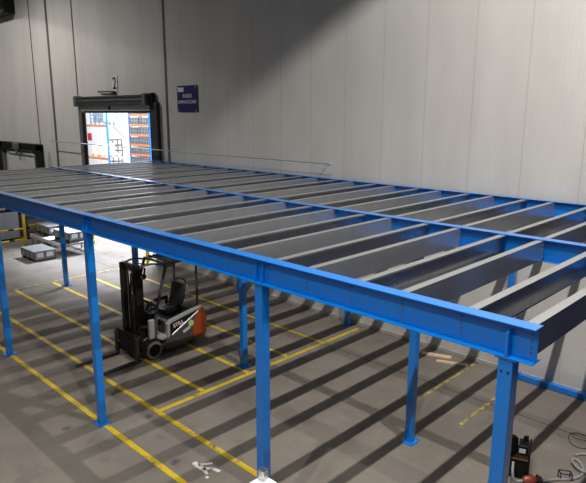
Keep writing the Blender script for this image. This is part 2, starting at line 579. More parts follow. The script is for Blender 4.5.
# ------------------------------------------------------------------ forklift
FK = (-9.62, 2.2, 0)
fk = thing('forklift', 'small grey and orange electric forklift with black mast parked under the mezzanine', 'forklift', FK, math.radians(2))
# chassis: side profile in (y, z)
def Q(pts):
    return [(y*.86 if y > 0 else y, .46+(z-.46)*.80 if z > .46 else z) for y, z in pts]
def q3(p):
    y, z = Q([(p[1], p[2])])[0]
    return (p[0], y, z)
MB().prism(Q([(-.18, .16), (-.18, .40), (.36, .40), (.42, .62), (1.2, .62), (1.2, .13), (.3, .11)]), 0, -.44, .44, .02).build('chassis', DARKGREY, fk)
MB().prism(Q([(-.2, .38), (-.2, .46), (.40, .46), (.40, .38)]), 0, -.50, .50, .012).build('step_plate', SILVER, fk)
for s in (-1, 1):
    x0, x1 = (.44, .535) if s > 0 else (-.535, -.44)
    MB().prism(Q([(.27, .14), (.34, .42), (.52, .46), (1.50, .98), (1.50, .60), (1.22, .20), (.95, .13)]), 0, x0, x1, .012).build('skirt_panel', mat('side_grey', (.065, .062, .058), .45, var=.2), fk)
    fp = MB()
    fp.prism(Q([(.36, .40), (.36, .80), (.46, .88), (1.42, 1.06), (1.52, 1.05), (1.50, .97), (1.42, .99), (.52, .81), (.44, .77), (.44, .44)]), 0, x0+.0, x1+.006*s if s > 0 else x1, .008)
    fp.build('body_frame', SILVER, fk)
    MB().prism(Q([(.44, .46), (.44, .77), (.52, .81), (1.40, .985), (1.47, .965), (.50, .44)]), 0, x0+.012, x1-.008, .004).build('side_panel', BLACK, fk)
    MB().bar(q3(((x0+x1)/2+s*.048, .50, .445)), q3(((x0+x1)/2+s*.048, 1.50, .985)), .014, .035, .003).build('trim_strip', mat('bright_trim', (.62, .62, .62), .3, .4), fk)
    # orange tail
    MB().prism(Q([(1.20, .20), (1.20, .60), (1.40, 1.0), (1.50, 1.03), (1.60, .96), (1.66, .7), (1.66, .25), (1.58, .18)]), 0, x0+.01, x1+(.012 if s > 0 else -.012), .02).build('tail_cover', ORANGE, fk)
MB().prism(Q([(1.18, .16), (1.18, 1.0), (1.50, 1.02), (1.62, .93), (1.68, .70), (1.68, .24), (1.58, .16)]), 0, -.45, .45, .03).build('counterweight', DARKGREY, fk)
hood = MB().prism(Q([(.38, .42), (.40, .80), (.48, .86), (1.45, 1.0), (1.45, .5), (1.2, .42)]), 0, -.44, .44, .02).build('battery_hood', DARKGREY, fk)
text('logo', 'STILL', .13, Matrix.Translation((.532, .62, .665)) @ Matrix.Rotation(math.radians(10), 4, 'X') @ Matrix(((0, 0, 1, 0), (1, 0, 0, 0), (0, 1, 0, 0), (0, 0, 0, 1))), SIGNWHITE, fk, .003)
MB().bar(q3((.531, .55, .672)), q3((.531, .85, .722)), .006, .018).build('logo_stripe', RED, fk)
MB().cyl((.536, .97, .59), (.546, .97, .59), .075, 24).build('round_sticker', GREENSTK, fk)
MB().bar(q3((.538, .86, .43)), q3((.538, 1.10, .52)), .004, .07).build('rating_plate', mat('grey_plate', (.55, .55, .53), .5), fk)
# seat
def S(p):
    return (p[0], p[1]*.9, p[2]-.10)
seat = MB().box(-.24, .24, .50, .95, .80, .95, .05, seg=3).build('seat', VINYL, fk, smooth=True)
MB().prism([(y*.9, z-.10) for y, z in ((.98, 1.02), (1.10, 1.02), (1.22, 1.36), (1.20, 1.56), (1.11, 1.58), (1.07, 1.36))], 0, -.23, .23, .045).build('backrest', VINYL, seat, smooth=True)
for s in (-1, 1):
    ar = MB()
    ar.box(s*.29-.04, s*.29+.04, .56, .92, 1.03, 1.11, .025, seg=2)
    ar.bar((s*.29, .88, .88), (s*.29, .88, 1.06), .05, .06)
    ar.build('armrest', VINYL, seat, smooth=True)
hoop = MB().tube([S(p) for p in ((-.22, 1.22, 1.2), (-.25, 1.24, 1.45), (-.14, 1.25, 1.62), (.14, 1.25, 1.62), (.25, 1.24, 1.45), (.22, 1.22, 1.2))], .02, 8)
hoop.build('seat_shell', mat('shell_grey', (.16, .16, .16), .3), seat, smooth=True)
# dashboard and steering
MB().prism([(-.08, .44), (-.08, .92), (.02, 1.04), (.14, .98), (.10, .44)], 0, -.40, .40, .03).build('dashboard', BLACK, fk)
sw = MB()
TM = Matrix.Translation((-.08, .28, 1.10)) @ Matrix.Rotation(math.radians(-38), 4, 'X')
ring = [tuple(TM @ Vector((.16*math.cos(2*PI*k/20), .16*math.sin(2*PI*k/20), 0))) for k in range(20)]
sw.tube(ring, .016, 8, 0, True)
for k in range(3):
    a = 2*PI*k/3
    sw.bar(tuple(TM @ Vector((0, 0, 0))), tuple(TM @ Vector((.16*math.cos(a), .16*math.sin(a), 0))), .025, .012)
sw.cyl(tuple(TM @ Vector((0, 0, -.02))), tuple(TM @ Vector((0, 0, .03))), .03, 14)
sw.ball(tuple(TM @ Vector((.13, -.07, .03))), .025)
sw.bar(tuple(TM @ Vector((0, 0, -.28))), tuple(TM @ Vector((0, 0, 0))), .05, .05)
sw.build('steering_wheel', BLACK, fk, smooth=True)
for k in range(3):
    lv = MB()
    lv.cyl((.12+k*.07, .06, 1.0), (.12+k*.07, .12, 1.20), .009, 8)
    lv.ball((.12+k*.07, .12, 1.21), .024)
    lv.build('control_lever', BLACK, fk, smooth=True)
# overhead guard
og = MB()
GZ = 2.13
for s in (-1, 1):
    og.bar((s*.47, .02, .44), (s*.47, .08, 1.1), .06, .07, .008)
    og.bar((s*.47, .08, 1.08), (s*.42, .42, GZ-.06), .055, .06, .008)
    og.bar((s*.42, .40, GZ-.05), (s*.42, 1.28, GZ+.0), .05, .06, .008)
    og.bar((s*.45, 1.24, .84), (s*.42, 1.26, GZ), .04, .05, .008)
    og.tube([(s*.40, .42, GZ-.05), (s*.36, .08, GZ+.02), (s*.30, -.22, GZ-.02)], .022, 8)
for y in (.42, 1.26):
    og.bar((-.42, y, GZ-.02), (.42, y, GZ-.02), .05, .05, .006)
og.bar((-.30, -.22, GZ-.02), (.30, -.22, GZ-.02), .035, .035, .006)
for k in range(6):
    y = .55+k*.12
    og.bar((-.42, y, GZ), (.42, y, GZ), .03, .04)
ogo = og.build('overhead_guard', mat('guard_grey', (.075, .075, .075), .35, .2), fk)
wl = MB().box(.33, .43, -.19, -.09, 1.86, 1.97, .02).bar((.38, -.12, 1.95), (.38, -.1, GZ-.02), .03, .03).build('work_lamp', BLACK, ogo)
MB().cyl((.38, -.192, 1.915), (.38, -.198, 1.915), .04, 16).build('lens', GLASSDARK, wl)
def sub_back(o):
    o.location = (0, .10, 0)
    return o
# mast
ms = MB()
for s in (-1, 1):
    ms.box(s*.28-.045, s*.28+.045, -.40, -.24, .10, 2.15, .006)
    ms.box(s*.28-.06, s*.28+.06, -.26, -.235, .10, 2.08, .004)
for z in (.35, 1.2, 2.02):
    ms.box(-.30, .30, -.28, -.23, z-.05, z+.05, .006)
mo = sub_back(ms.build('mast', BLACK, fk))
im = MB()
for s in (-1, 1):
    im.box(s*.205-.028, s*.205+.028, -.42, -.27, .14, 2.18, .005)
im.box(-.23, .23, -.40, -.32, 2.10, 2.18, .006)
im.box(-.25, .25, -.40, -.34, .5, .58, .006)
im.build('inner_mast', DARKSTEEL, mo)
for s in (-1, 1):
    lc = MB()
    lc.cyl((s*.13, -.30, .2), (s*.13, -.30, 1.15), .032, 12)
    lc.cyl((s*.13, -.30, 1.15), (s*.13, -.30, 2.08), .02, 12)
    lc.build('lift_cylinder', DARKSTEEL, mo, smooth=True)
for s in (-1, 1):
    MB().box(s*.06-.014, s*.06+.014, -.375, -.365, .3, 2.09).build('lift_chain', STEEL, mo)
for dx in (-.02, .02):
    hs = MB()
    hs.tube([(.10+dx, -.33, 2.08), (.11+dx, -.40, 1.7), (.11+dx, -.41, 1.1), (.1+dx, -.43, .6)], .011, 6)
    hs.build('hydraulic_hose', RUBBER, mo, smooth=True)
hs = MB()
hs.tube([(-.22, -.25, 2.0), (-.1, -.1, 2.1), (.1, .1, 2.05)], .012, 6)
hs.build('hydraulic_hose', RUBBER, mo, smooth=True)
for s in (-1, 1):
    tc_ = MB()
    tc_.cyl((s*.36, -.26, .78), (s*.36, .02, .70), .032, 12)
    tc_.cyl((s*.36, .02, .70), (s*.36, .24, .64), .045, 12)
    tc_.build('tilt_cylinder', DARKSTEEL, fk, smooth=True)
# carriage and forks
cg = MB()
cg.box(-.46, .46, -.50, -.43, .12, .22, .008)
cg.box(-.46, .46, -.50, -.43, .50, .60, .008)
for s in (-1, 1):
    cg.box(s*.30-.05, s*.30+.05, -.49, -.42, .14, .58, .006)
cg.box(-.46, .46, -.515, -.505, .20, .62, .003)
cgo = sub_back(cg.build('carriage', BLACK, fk))
bg = MB()
bg.box(-.42, -.38, -.53, -.515, .34, .52).box(-.42, -.30, -.53, -.515, .32, .36)
bg.build('paint_mark', mat('scraped_mark', (.22, .21, .2), .6), cgo)
for x in (-.40, .40):
    f = MB()
    f.prism([(-.50, .58), (-.54, .58), (-.55, .075), (-.60, .055), (-1.56, .03), (-1.56, .022), (-.56, .012), (-.51, .03), (-.50, .10)], 0, x-.06, x+.06, .003)
    sub_back(f.build('fork', mat('scuffed_fork', (.03, .025, .02), .6, .2, .3), fk))
# wheels
def wheel(name, x0, x1, y, r):
    M = Matrix.Translation((x0, y, r)) @ Matrix.Rotation(PI/2, 4, 'Y')
    w_ = x1-x0
    t = MB().lathe([(r*.62, 0), (r*.90, 0), (r*.98, .02), (r, .05), (r, w_-.05), (r*.98, w_-.02), (r*.90, w_), (r*.62, w_), (r*.62, 0)], M, 36, False).build('tyre', RUBBER, None, smooth=True)
    t.parent = fk
    MB().lathe([(r*.64, -.002), (r*.90, -.002), (r*.90, .0), (r*.64, .0), (r*.64, -.002)], M @ Matrix.Translation((0, 0, w_+.003)), 36, False).build('sidewall', DUSTY, t, smooth=True)
    MB().lathe([(.001, .03), (r*.2, .03), (r*.25, .05), (r*.5, .06), (r*.62, .02), (r*.62, w_-.02), (r*.5, w_-.05), (r*.25, w_-.05), (r*.2, w_-.01), (.001, w_-.01)], M, 28).build('rim', BLACK, t, smooth=True)
    for k in range(6):
        a = 2*PI*k/6
        MB().cyl((x1-.05, y+r*.36*math.cos(a), r+r*.36*math.sin(a)), (x1-.03, y+r*.36*math.cos(a), r+r*.36*math.sin(a)), .012, 6).build('wheel_nut', DARKSTEEL, t)
wheel('drive_wheel', .36, .545, -.06, .225)
wheel('drive_wheel', -.545, -.36, -.06, .225)
wheel('steer_wheel', -.1, .1, 1.14, .19)
for s in (-1, 1):
    mg = MB()
    pts_o = [(-.06+.27*math.cos(a), .225+.27*math.sin(a)) for a in [math.radians(t) for t in range(20, 161, 14)]]
    pts_i = [(-.06+.25*math.cos(a), .225+.25*math.sin(a)) for a in [math.radians(t) for t in range(160, 19, -14)]]
    mg.prism(pts_o+pts_i, 0, .38 if s > 0 else -.55, .55 if s > 0 else -.38)
    mg.build('mudguard', BLACK, fk)
for s in (-1, 1):
    MB().box(s*.44-.05, s*.44+.05, -.12, .02, .44, .92, .02).build('front_pillar', SILVER, fk)

# ------------------------------------------------------------------ loose things near the machine
t = thing('steel_beam', 'loose blue steel beam lying on the floor against the wall', 'beam', (-.3, 6.94, 0))
MB().box(-2.55, 2.7, -.06, .06, .012, .13, .006).build('tube_section', BLUE, t)
for x in (-2.56, 2.7):
    MB().box(x-.008, x+.008, -.075, .075, 0, .145, .002).build('end_plate', BLUE, t)

def plank(x0, y0, x1, y1, w, h, z, label):
    p, q = Vector((x0, y0)), Vector((x1, y1))
    L = (q-p).length
    o = MB().box(-L/2, L/2, -w/2, w/2, 0, h, .003).build('wooden_plank', WOOD)
    o.location = ((x0+x1)/2, (y0+y1)/2, z); o.rotation_euler = (0, 0, math.atan2(y1-y0, x1-x0))
    return tag(o, label, 'plank', 'offcuts near the wall')
plank(-5.0, 6.64, -4.38, 6.88, .13, .04, 0, 'pale wooden plank on the floor closest to the wall')
plank(-4.54, 6.50, -3.92, 6.75, .09, .04, 0, 'pale wooden plank lying nearest the faded dashed line')

# black machine behind the nearest column
pu = thing('hydraulic_pump', 'black portable hydraulic pump standing on the floor behind the nearest column', 'pump', (-1.54, 3.78, 0), math.radians(20))
MB().box(-.17, .17, -.19, .19, .05, .30, .02).build('tank', BLACK, pu)
MB().box(-.19, .19, -.21, .21, .30, .33, .006).build('tank_lid', mat('lid_rust', (.09, .04, .025), .5, .3, .3), pu)
mo_ = MB().cyl((-.08, -.02, .33), (-.08, -.02, .55), .09, 20).cyl((-.08, -.02, .55), (-.08, -.02, .58), .06, 16)
mo_.build('motor', RUBBER, pu, smooth=True)
vb = MB().box(.02, .16, -.1, .12, .33, .50, .012)
vb.build('valve_block', BLACK, pu)
MB().cyl((.09, .01, .50), (.09, .01, .60), .02, 10).build('valve_stem', BLACK, pu, smooth=True)
MB().cyl((.12, .08, .5), (.12, .08, .57), .03, 12).build('filler_cap', BLACK, pu, smooth=True)
MB().box(.03, .12, -.115, -.102, .38, .45, .003).build('rating_plate', SIGNWHITE, pu)
ca = MB()
for sx in (-1, 1):
    for sy in (-1, 1):
        ca.box(sx*.18-.014, sx*.18+.014, sy*.20-.014, sy*.20+.014, .0, .47, .004)
for sx in (-1, 1):
    ca.bar((sx*.18, -.2, .46), (sx*.18, .2, .46), .024, .024)
for sy in (-1, 1):
    ca.bar((-.18, sy*.2, .06), (.18, sy*.2, .06), .024, .024)
ca.build('carry_frame', BLACK, pu)

hz = .02
ho = MB().tube([(-1.105, 3.755, .05), (-1.06, 3.83, .03), (-1.0, 3.95, hz), (-.86, 4.09, hz), (-.76, 4.3, hz), (-.79, 4.51, hz),
             (-.90, 4.68, hz), (-.99, 4.68, .03), (-.96, 4.55, .05), (-.84, 4.43, .06), (-.70, 4.42, .05), (-.5, 4.6, hz), (-.6, 4.9, hz), (-.86, 4.98, hz), (-.96, 4.93, hz), (-1.02, 4.82, hz)], .0195, 8, 5)
ho = ho.build('hydraulic_hose', HOSEGREY, None, smooth=True)
tag(ho, 'long pale grey hose looping over the floor under the wire stand', 'hose')
hp = MB().tube([(-1.495, 3.555, .27), (-1.45, 3.44, .22), (-1.42, 3.41, .12), (-1.38, 3.45, .05), (-1.325, 3.535, .05)], .0195, 8, 5).build('hydraulic_hose', HOSEGREY, None, smooth=True)
tag(hp, 'short grey hose hanging from the black pump down to the red-brown coupling', 'hose')
cpz = thing('hose_coupling', 'red-brown coupling with black collar lying on the floor beside the pump', 'coupling', (-1.24, 3.62, 0), math.radians(45))
MB().lathe([(.001, -.11), (.045, -.11), (.06, -.08), (.065, .0), (.055, .05), (.03, .09), (.001, .09)],
           Matrix.Translation((0, 0, .066)) @ Matrix.Rotation(PI/2, 4, 'Y'), 20).build('body', REDBROWN, cpz, smooth=True)
MB().cyl((.08, 0, .06), (.16, 0, .06), .052, 16).box(.1, .14, -.075, .075, .005, .11, .01).build('collar', RUBBER, cpz, smooth=True)
wf = thing('wire_stand', 'small black bent-rod stand on the floor over the grey hose', 'stand', (-.91, 4.10, 0), math.radians(38))
MB().tube([(-.09, -.05, .01), (-.09, -.05, .12), (.08, -.05, .10), (.08, -.05, .01)], .009, 8, 0).build('hoop', BLACK, wf)
MB().tube([(-.09, .05, .01), (-.09, .05, .12), (.08, .05, .10), (.08, .05, .01)], .009, 8, 0).build('hoop', BLACK, wf)
MB().bar((-.09, -.05, .12), (-.09, .05, .12), .016, .016).bar((.08, -.05, .10), (.08, .05, .10), .016, .016).build('crossbar', BLACK, wf)
cb = MB().tube([(-.80, 5.62, .012), (-1.1, 5.58, .012), (-1.23, 5.57, .012), (-1.31, 5.46, .012), (-1.28, 5.29, .012), (-1.17, 5.14, .012), (-1.03, 5.12, .012), (-.93, 5.24, .012), (-1.0, 5.40, .02),
             (-1.13, 5.36, .03), (-1.24, 5.38, .03), (-1.27, 5.49, .03), (-1.12, 5.55, .03), (-.94, 5.48, .03), (-.84, 5.3, .012), (-.6, 5.2, .012)], .006, 6, 5).build('power_cable', RUBBER, None, smooth=True)
tag(cb, 'thin black cable coiled on the concrete near the blue beam', 'cable')

# white cabinet in the foreground with a metal stub on its corner
cz = 2.0
cbx = thing('storage_cabinet', 'white cabinet whose top corner shows in front of the second front column', 'cabinet', (-1.66, -1.32, 0))
MB().box(-.40, .40, -.30, .30, .08, cz-.03, .004).build('body', WHITE, cbx)
MB().box(-.42, .42, -.32, .32, cz-.03, cz, .004).build('top', WHITE, cbx)
MB().box(-.38, .38, -.28, .28, 0, .08).build('plinth', DARKGREY, cbx)
for s in (-1, 1):
    dd = MB().box(min(s*.005, s*.395), max(s*.005, s*.395), -.318, -.30, .10, cz-.05, .004).build('door', WHITE, cbx)
    MB().box(s*.05-.01, s*.05+.01, -.345, -.318, .95, 1.15, .005).build('handle', STEEL, dd)
br = MB()
for (a, b, c_, d_) in ((-.036, .036, .03, .034), (-.036, -.031, -.034, .034), (.031, .036, -.034, .034), (-.0025, .0025, -.034, .034), (-.036, .036, -.034, -.030)):
    br.box(a, b, c_, d_, 0, .105)
bro = br.build('metal_channel', mat('brushed_aluminium', (.55, .56, .58), .35, .8), None)
bro.location = (-2.02, -1.06, cz); bro.rotation_euler = (0, 0, math.radians(8))
tag(bro, 'short grey aluminium channel standing on the white cabinet corner', 'channel')

# ------------------------------------------------------------------ on the long wall
pp = thing('wall_pipe', 'thin pale pipe running level in front of the panelled wall just above the mezzanine', 'pipe', (-16.2, 6.78, 4.16))
MB().cyl((-8.14, 0, .01), (8.2, 0, -.01), .018, 10).build('tube', mat('grey_pipe', (.36, .36, .35), .5, .2), pp, smooth=True)
MB().ball((8.2, 0, -.01), .045).build('end_cap', LIDGREY, pp, smooth=True)
MB().ball((2.56, 0, 0), .04, (1.7, 1, 1)).build('joint', LIDGREY, pp, smooth=True)
for x in (-7.6, 2.56, 7.9):
    MB().cyl((x, 0, 0), (x, .339, 0), .010, 8).build('bracket_arm', LIDGREY, pp)

sg = thing('wall_sign', 'navy blue sign with white lettering on the wall right of the roller door', 'sign', (-14.40, WY-.02, 5.845))
MB().box(-.55, .55, -.012, .018, -.415, .415, .006).build('board', SIGNBLUE, sg)
FR = Matrix(((1, 0, 0, 0), (0, 0, -1, 0), (0, 1, 0, 0), (0, 0, 0, 1)))
MB().box(-.50, -.17, -.016, -.011, .22, .36, .002).build('logo_box', SIGNWHITE, sg)
text('lettering', 'INDEX', .17, Matrix.Translation((.02, -.014, .085)) @ FR, SIGNWHITE, sg, .002)
text('lettering', 'UNPACKZONE', .15, Matrix.Translation((0, -.014, -.10)) @ FR, SIGNWHITE, sg, .002)
for sx in (-1, 1):
    for sz in (-1, 1):
        MB().cyl((sx*.49, -.018, sz*.37), (sx*.49, -.011, sz*.37), .022, 10).build('screw', SIGNWHITE, sg)

ns = thing('number_sign', 'white plate with a black number 2 above the roller door', 'sign', (-18.98, WY-.015, 6.46))
MB().box(-.20, .20, -.008, .012, -.28, .28, .003).build('plate', mat('number_plate_white', (.72, .72, .74), .5), ns)
text('digit', '2', .62, Matrix.Translation((0, -.010, 0)) @ FR, BLACK, ns, .002)
lb = thing('wall_bracket', 'dark pipe bracket on the wall just below the number plate', 'bracket', (-19.4, WY, 6.2))
MB().cyl((-.75, -.10, .0), (.40, -.10, -.02), .03, 10).build('arm', DARKGREY, lb, smooth=True)
MB().box(.30, .46, -.13, -.001, -.10, .0, .01).build('mount', DARKGREY, lb)
MB().cyl((-.72, -.10, .0), (-.72, -.001, .0), .03, 8).build('stay', DARKGREY, lb)

du = thing('ventilation_unit', 'dark ventilation box high on the wall at upper left', 'ventilation unit', (-29.3, WY-.45, 9.9))
MB().box(-1.6, 1.6, -.1, .449, 0, 1.4, .02).build('housing', BLACK, du)
gl = MB()
for k in range(6):
    gl.box(-1.4, 1.4, -.13, -.10, .15+k*.2, .27+k*.2)
gl.build('grille', DARKGREY, du)

# ------------------------------------------------------------------ goods area by the roller door
def bollard(x, label):
    b = thing('bollard', label, 'bollard', (x, WY-.35, 0), 0, 'door jamb bollards')
    MB().cyl((0, 0, .012), (0, 0, .95), .07, 18).ball((0, 0, .95), .07).build('post', SAFEYELLOW, b, smooth=True)
    MB().cyl((0, 0, .62), (0, 0, .74), .0715, 18).build('band', BLACK, b, smooth=True)
    MB().box(-.12, .12, -.12, .12, 0, .012).build('foot_plate', SAFEYELLOW, b)
bollard(-16.75, 'yellow bollard at the right side of the roller door behind the forklift mast')
bollard(-20.9, 'yellow bollard at the left side of the roller door')

gd = thing('guard_rail', 'yellow and black safety rail left of the box pallets', 'guard rail', (-22.85, 0, 0))
MB().box(-.05, .05, 4.70, 4.80, .015, 1.55, .01).build('post', SAFEYELLOW, gd)
MB().tube([(0, 5.28, .01), (0, 5.28, .6), (0, 5.24, .76), (0, 5.10, .82), (0, 4.95, .82)], .04, 10, 4).build('end_post', SAFEYELLOW, gd, smooth=True)
MB().box(-.05, .05, 3.0, 3.1, .015, 1.0, .01).build('post', SAFEYELLOW, gd)
for z in (.72, .27):
    y = 3.05
    k = 0
    while y < 5.2:
        ye = min(y+(.42 if k % 2 == 0 else .22), 5.24)
        MB().cyl((0, y, z), (0, ye, z), .035, 10).build('rail', SAFEYELLOW if k % 2 == 0 else BLACK, gd, smooth=True)
        y = ye; k += 1
for y in (4.75, 3.05):
    MB().box(-.1, .1, y-.1, y+.1, 0, .015).build('foot_plate', SAFEYELLOW, gd)

def crate(x, y, z, rz, label, lidm=LIDGREY):
    c = thing('box_pallet', label, 'box pallet', (x, y, z), rz, 'grey box pallets')
    MB().box(-.60, .60, -.40, .40, .10, .37, .012).build('box', BINGREY, c)
    MB().box(-.615, .615, -.415, .415, .37, .405, .006).build('lid', lidm, c)
    for sx in (-1, 0, 1):
        MB().box(sx*.52-.07, sx*.52+.07, -.39, .39, 0, .10, .004).build('runner', DARKGREY, c)
    for q in (-1, 1):
        MB().box(.601, .606, q*.18-.12, q*.18+.12, .17, .33).build('label_card', SIGNWHITE, c)
    for yy in (-.385, 0, .385):
        MB().box(.60, .612, yy-.015, yy+.015, .10, .37).build('rib', DARKGREY, c)
    for xx in (-.585, -.2, .2, .585):
        MB().box(xx-.015, xx+.015, -.412, -.40, .10, .37).build('rib', DARKGREY, c)
crate(-20.28, 4.22, 0, 0, 'grey lidded box pallet standing alone on the floor', mat('grey_lid', (.17, .19, .19), .5, .2, .12))
CV = .52
crate(-20.28, 5.55, CV, math.radians(3), 'bright-lidded box pallet at the near end of the roller conveyor')
crate(-22.05, 5.55, CV, 0, 'dull-lidded box pallet further back on the roller conveyor', mat('dull_lid', (.22, .22, .22), .5, .2, .15))

cv = thing('roller_conveyor', 'low roller conveyor carrying grey box pallets beside the roller door', 'conveyor', (-21.2, 5.55, 0))
for s in (-1, 1):
    MB().box(-1.52, 1.55, s*.62-.04, s*.62+.04, .36, .50, .006).build('side_rail', mat('pale_conveyor_rail', (.62, .61, .60), .45, .3), cv)
ro = None
for k in range(21):
    x = -1.45+k*.147
    if ro is None:
        ro = MB().cyl((0, -.58, .478), (0, .58, .478), .042, 12).build('roller', STEEL, cv, smooth=True); ro.location = (x, 0, 0)
    else:
        r_ = ro.copy(); col.objects.link(r_); r_.parent = cv; r_.location = (x, 0, 0)
lg = None
for x in (-1.42, -.45, .5, 1.45):
    for s in (-1, 1):
        if lg is None:
            lg = MB().box(-.04, .04, -.03, .03, 0, .36).box(-.07, .07, -.06, .06, 0, .01).build('leg', LIDGREY, cv); lg.location = (x, s*.6, 0)
        else:
            l_ = lg.copy(); col.objects.link(l_); l_.parent = cv; l_.location = (x, s*.6, 0)

cn = thing('control_cabinet', 'pale grey-blue cabinet with dark top behind the yellow safety rail', 'cabinet', (-24.6, 4.45, 0))
MB().box(-.4, .4, -.60, .60, .10, 1.24, .01).build('body', CABGREY, cn)
MB().box(-.38, .38, -.58, .58, 0, .10).build('plinth', BLACK, cn)
MB().box(.40, .415, -.58, -.01, .13, 1.20, .004).build('door', CABGREY, cn)
MB().box(.40, .415, .01, .58, .13, 1.20, .004).build('door', CABGREY, cn)
MB().box(-.38, .40, -.58, .58, 1.24, 1.9, .02).build('console', BLACK, cn)
MB().box(.40, .41, -.4, .1, 1.36, 1.44).build('indicator_strip', SIGNWHITE, cn)
pm = thing('strapping_machine', 'tall dark machine standing against the wall beyond the conveyor', 'machine', (-25.4, 6.1, 0))
MB().box(-.7, .7, -.75, .75, .0, .9, .02).build('base', DARKGREY, pm)
for s in (-1, 1):
    MB().box(-.25, .25, s*.68-.12, s*.68+.12, .9, 2.6, .02).build('upright', BLACK, pm)
MB().box(-.25, .25, -.8, .8, 2.6, 2.9, .02).build('arch', BLACK, pm)
MB().box(.70, .715, -.5, .5, .15, .75, .01).build('hatch', JAMB, pm)

# ------------------------------------------------------------------ racking in the neighbouring hall
def upright_frame(rk, x, y0, y1, h, pale):
    for y in (y0, y1):
        MB().box(x-.05, x+.05, y-.04, y+.04, .012, h, .004).build('upright', RACKBLUE if y == y0 or not pale else HALLWHITE, rk)
        MB().box(x-.09, x+.09, y-.07, y+.07, 0, .012).build('foot_plate', RACKBLUE, rk)
    lat = MB(); z = .3; k = 0
    while z < h-.6:
        a, b = (y0, y1) if k % 2 == 0 else (y1, y0)
        lat.bar((x, a, z), (x, b, z+.55), .03, .03)
        z += .55; k += 1
    if pale:
        lat.bm.free()
    else:
        lat.build('bracing', RACKBLUE, rk)
rk = thing('pallet_rack', 'blue and orange pallet rack seen at the left of the door opening', 'rack', (0, 0, 0), 0)
rk.location = (-28.4, 11.5, 0)
def loc(mb, root): return W2L(mb, root)
def rack(rk, xs, ya, yb, h, levels, backbrace=False):
    L = Vector(rk.location)
    xs = [x-L.x for x in xs]; ya -= L.y; yb -= L.y
    for x in xs:
        upright_frame(rk, x, ya, yb, h, backbrace)
    for z in levels:
        for i in range(len(xs)-1):
            for y in (ya-.02, yb+.02):
                MB().box(xs[i]+.05, xs[i+1]-.05, y-.025, y+.025, z-.06, z+.06, .004).build('beam', RACKORANGE if y < yb or not backbrace else HALLWHITE, rk)
    if backbrace:
        MB().bar((xs[0], yb+.06, 5.3), (xs[-1], yb+.06, 3.9), .03, .03).build('back_brace', DARKGREY, rk)
rack(rk, (-29.75, -27.0), 11.0, 12.1, 6.4, (1.5, 3.0, 4.72), True)
rk2 = thing('pallet_rack', 'blue and orange shelf rack with six close levels at the right of the door opening', 'rack', (-28.85, 14.4, 0))
LV = (.68, 1.25, 1.82, 2.4, 2.98, 3.55, 4.12, 4.69, 5.26)
rack(rk2, (-29.93, -27.75), 14.0, 14.8, 6.6, LV)

def goods(name, label, cat, loc, size, m, group=None, slats=True):
    g_ = thing(name, label, cat, loc, 0, group)
    x, y, z = size
    MB().box(-x/2, x/2, -y/2, y/2, 0, z, .01).build('body', m, g_)
    MB().box(-x/2-.008, x/2+.008, -y/2-.008, y/2+.008, z-.05, z-.02).build('rim', DARKGREY, g_)
    return g_
# crate on the left rack's upper level
cr = thing('stillage', 'grey-blue metal stillage on the upper beam of the left rack', 'stillage', (-28.2, 11.5, 4.78))
MB().box(-.75, .75, -.45, .45, .12, .16).build('deck', CRATEBLUE, cr)
st_ = MB()
for sx in (-1, -.35, .35, 1):
    for sy in (-1, 1):
        st_.bar((sx*.72, sy*.42, 0), (sx*.72, sy*.42, .8), .06, .06)
for z in (.3, .5, .72):
    for sy in (-1, 1):
        st_.bar((-.72, sy*.42, z), (.72, sy*.42, z), .05, .05)
st_.build('cage', CRATEBLUE, cr)
MB().box(-.6, .6, -.35, .35, .165, .62, .01).build('load', mat('pale_load', (.42, .48, .52), .6), cr)
# wrapped load on the lower beam
wp = thing('wooden_pallet', 'wooden pallet on the lower beam of the left rack', 'pallet', (-28.3, 11.5, 3.06))
pl = MB()
for k in range(5):
    pl.box(-.8, .8, -.5+k*.22, -.5+k*.22+.12, .12, .142)
MB().box(-.8, .8, -.5, .5, .10, .12).build('stringer_boards', WOOD, wp)
pl.build('deck_boards', WOOD, wp)
for sx in (-1, 0, 1):
    for sy in (-1, 0, 1):
        MB().box(sx*.7-.07, sx*.7+.07, sy*.42-.06, sy*.42+.06, 0, .10).build('block', WOOD, wp)
for i, (x, hgt, lab) in enumerate(((-28.75, .42, 'cream carton at the left of the lower rack pallet'), (-28.1, .55, 'cream carton at the right of the lower rack pallet'))):
    b_ = thing('carton', lab, 'carton', (x, 11.45, 3.202), 0, 'cartons on the rack pallet')
    MB().box(-.28, .28, -.35, .35, 0, hgt, .01).build('box', mat('cream_carton', (.75, .68, .58), .7), b_)
    MB().box(-.03, .03, -.352, .352, hgt-.1, hgt+.002).build('tape', BROWNBOX, b_)
for i, x in enumerate((-29.2, -27.62)):
    m_ = thing('goods_bin', ('dark bin at the left end of the lowest visible level of the left rack', 'dark bin at the right end of the lowest visible level of the left rack')[i], 'bin', (x, 11.5, 1.56), 0, 'bins on the left rack')
    MB().box(-.4, .4, -.45, .45, 0, .8, .02).build('tub', DARKGREY, m_)
    MB().box(-.42, .42, -.47, .47, .76, .8, .01).build('rim', RED, m_)
rs = tag(MB().box(-.35, .35, -.01, .01, -.3, .3, .01).build('wall_sign', RED), 'small red sign on the white wall of the neighbouring hall', 'sign')
rs.location = (-44.9, 18.985, 3.45)
sh = thing('cage_trolley', 'tall dark trolley of shelves standing behind the blue rack upright', 'trolley', (-29.75, 12.9, 0))
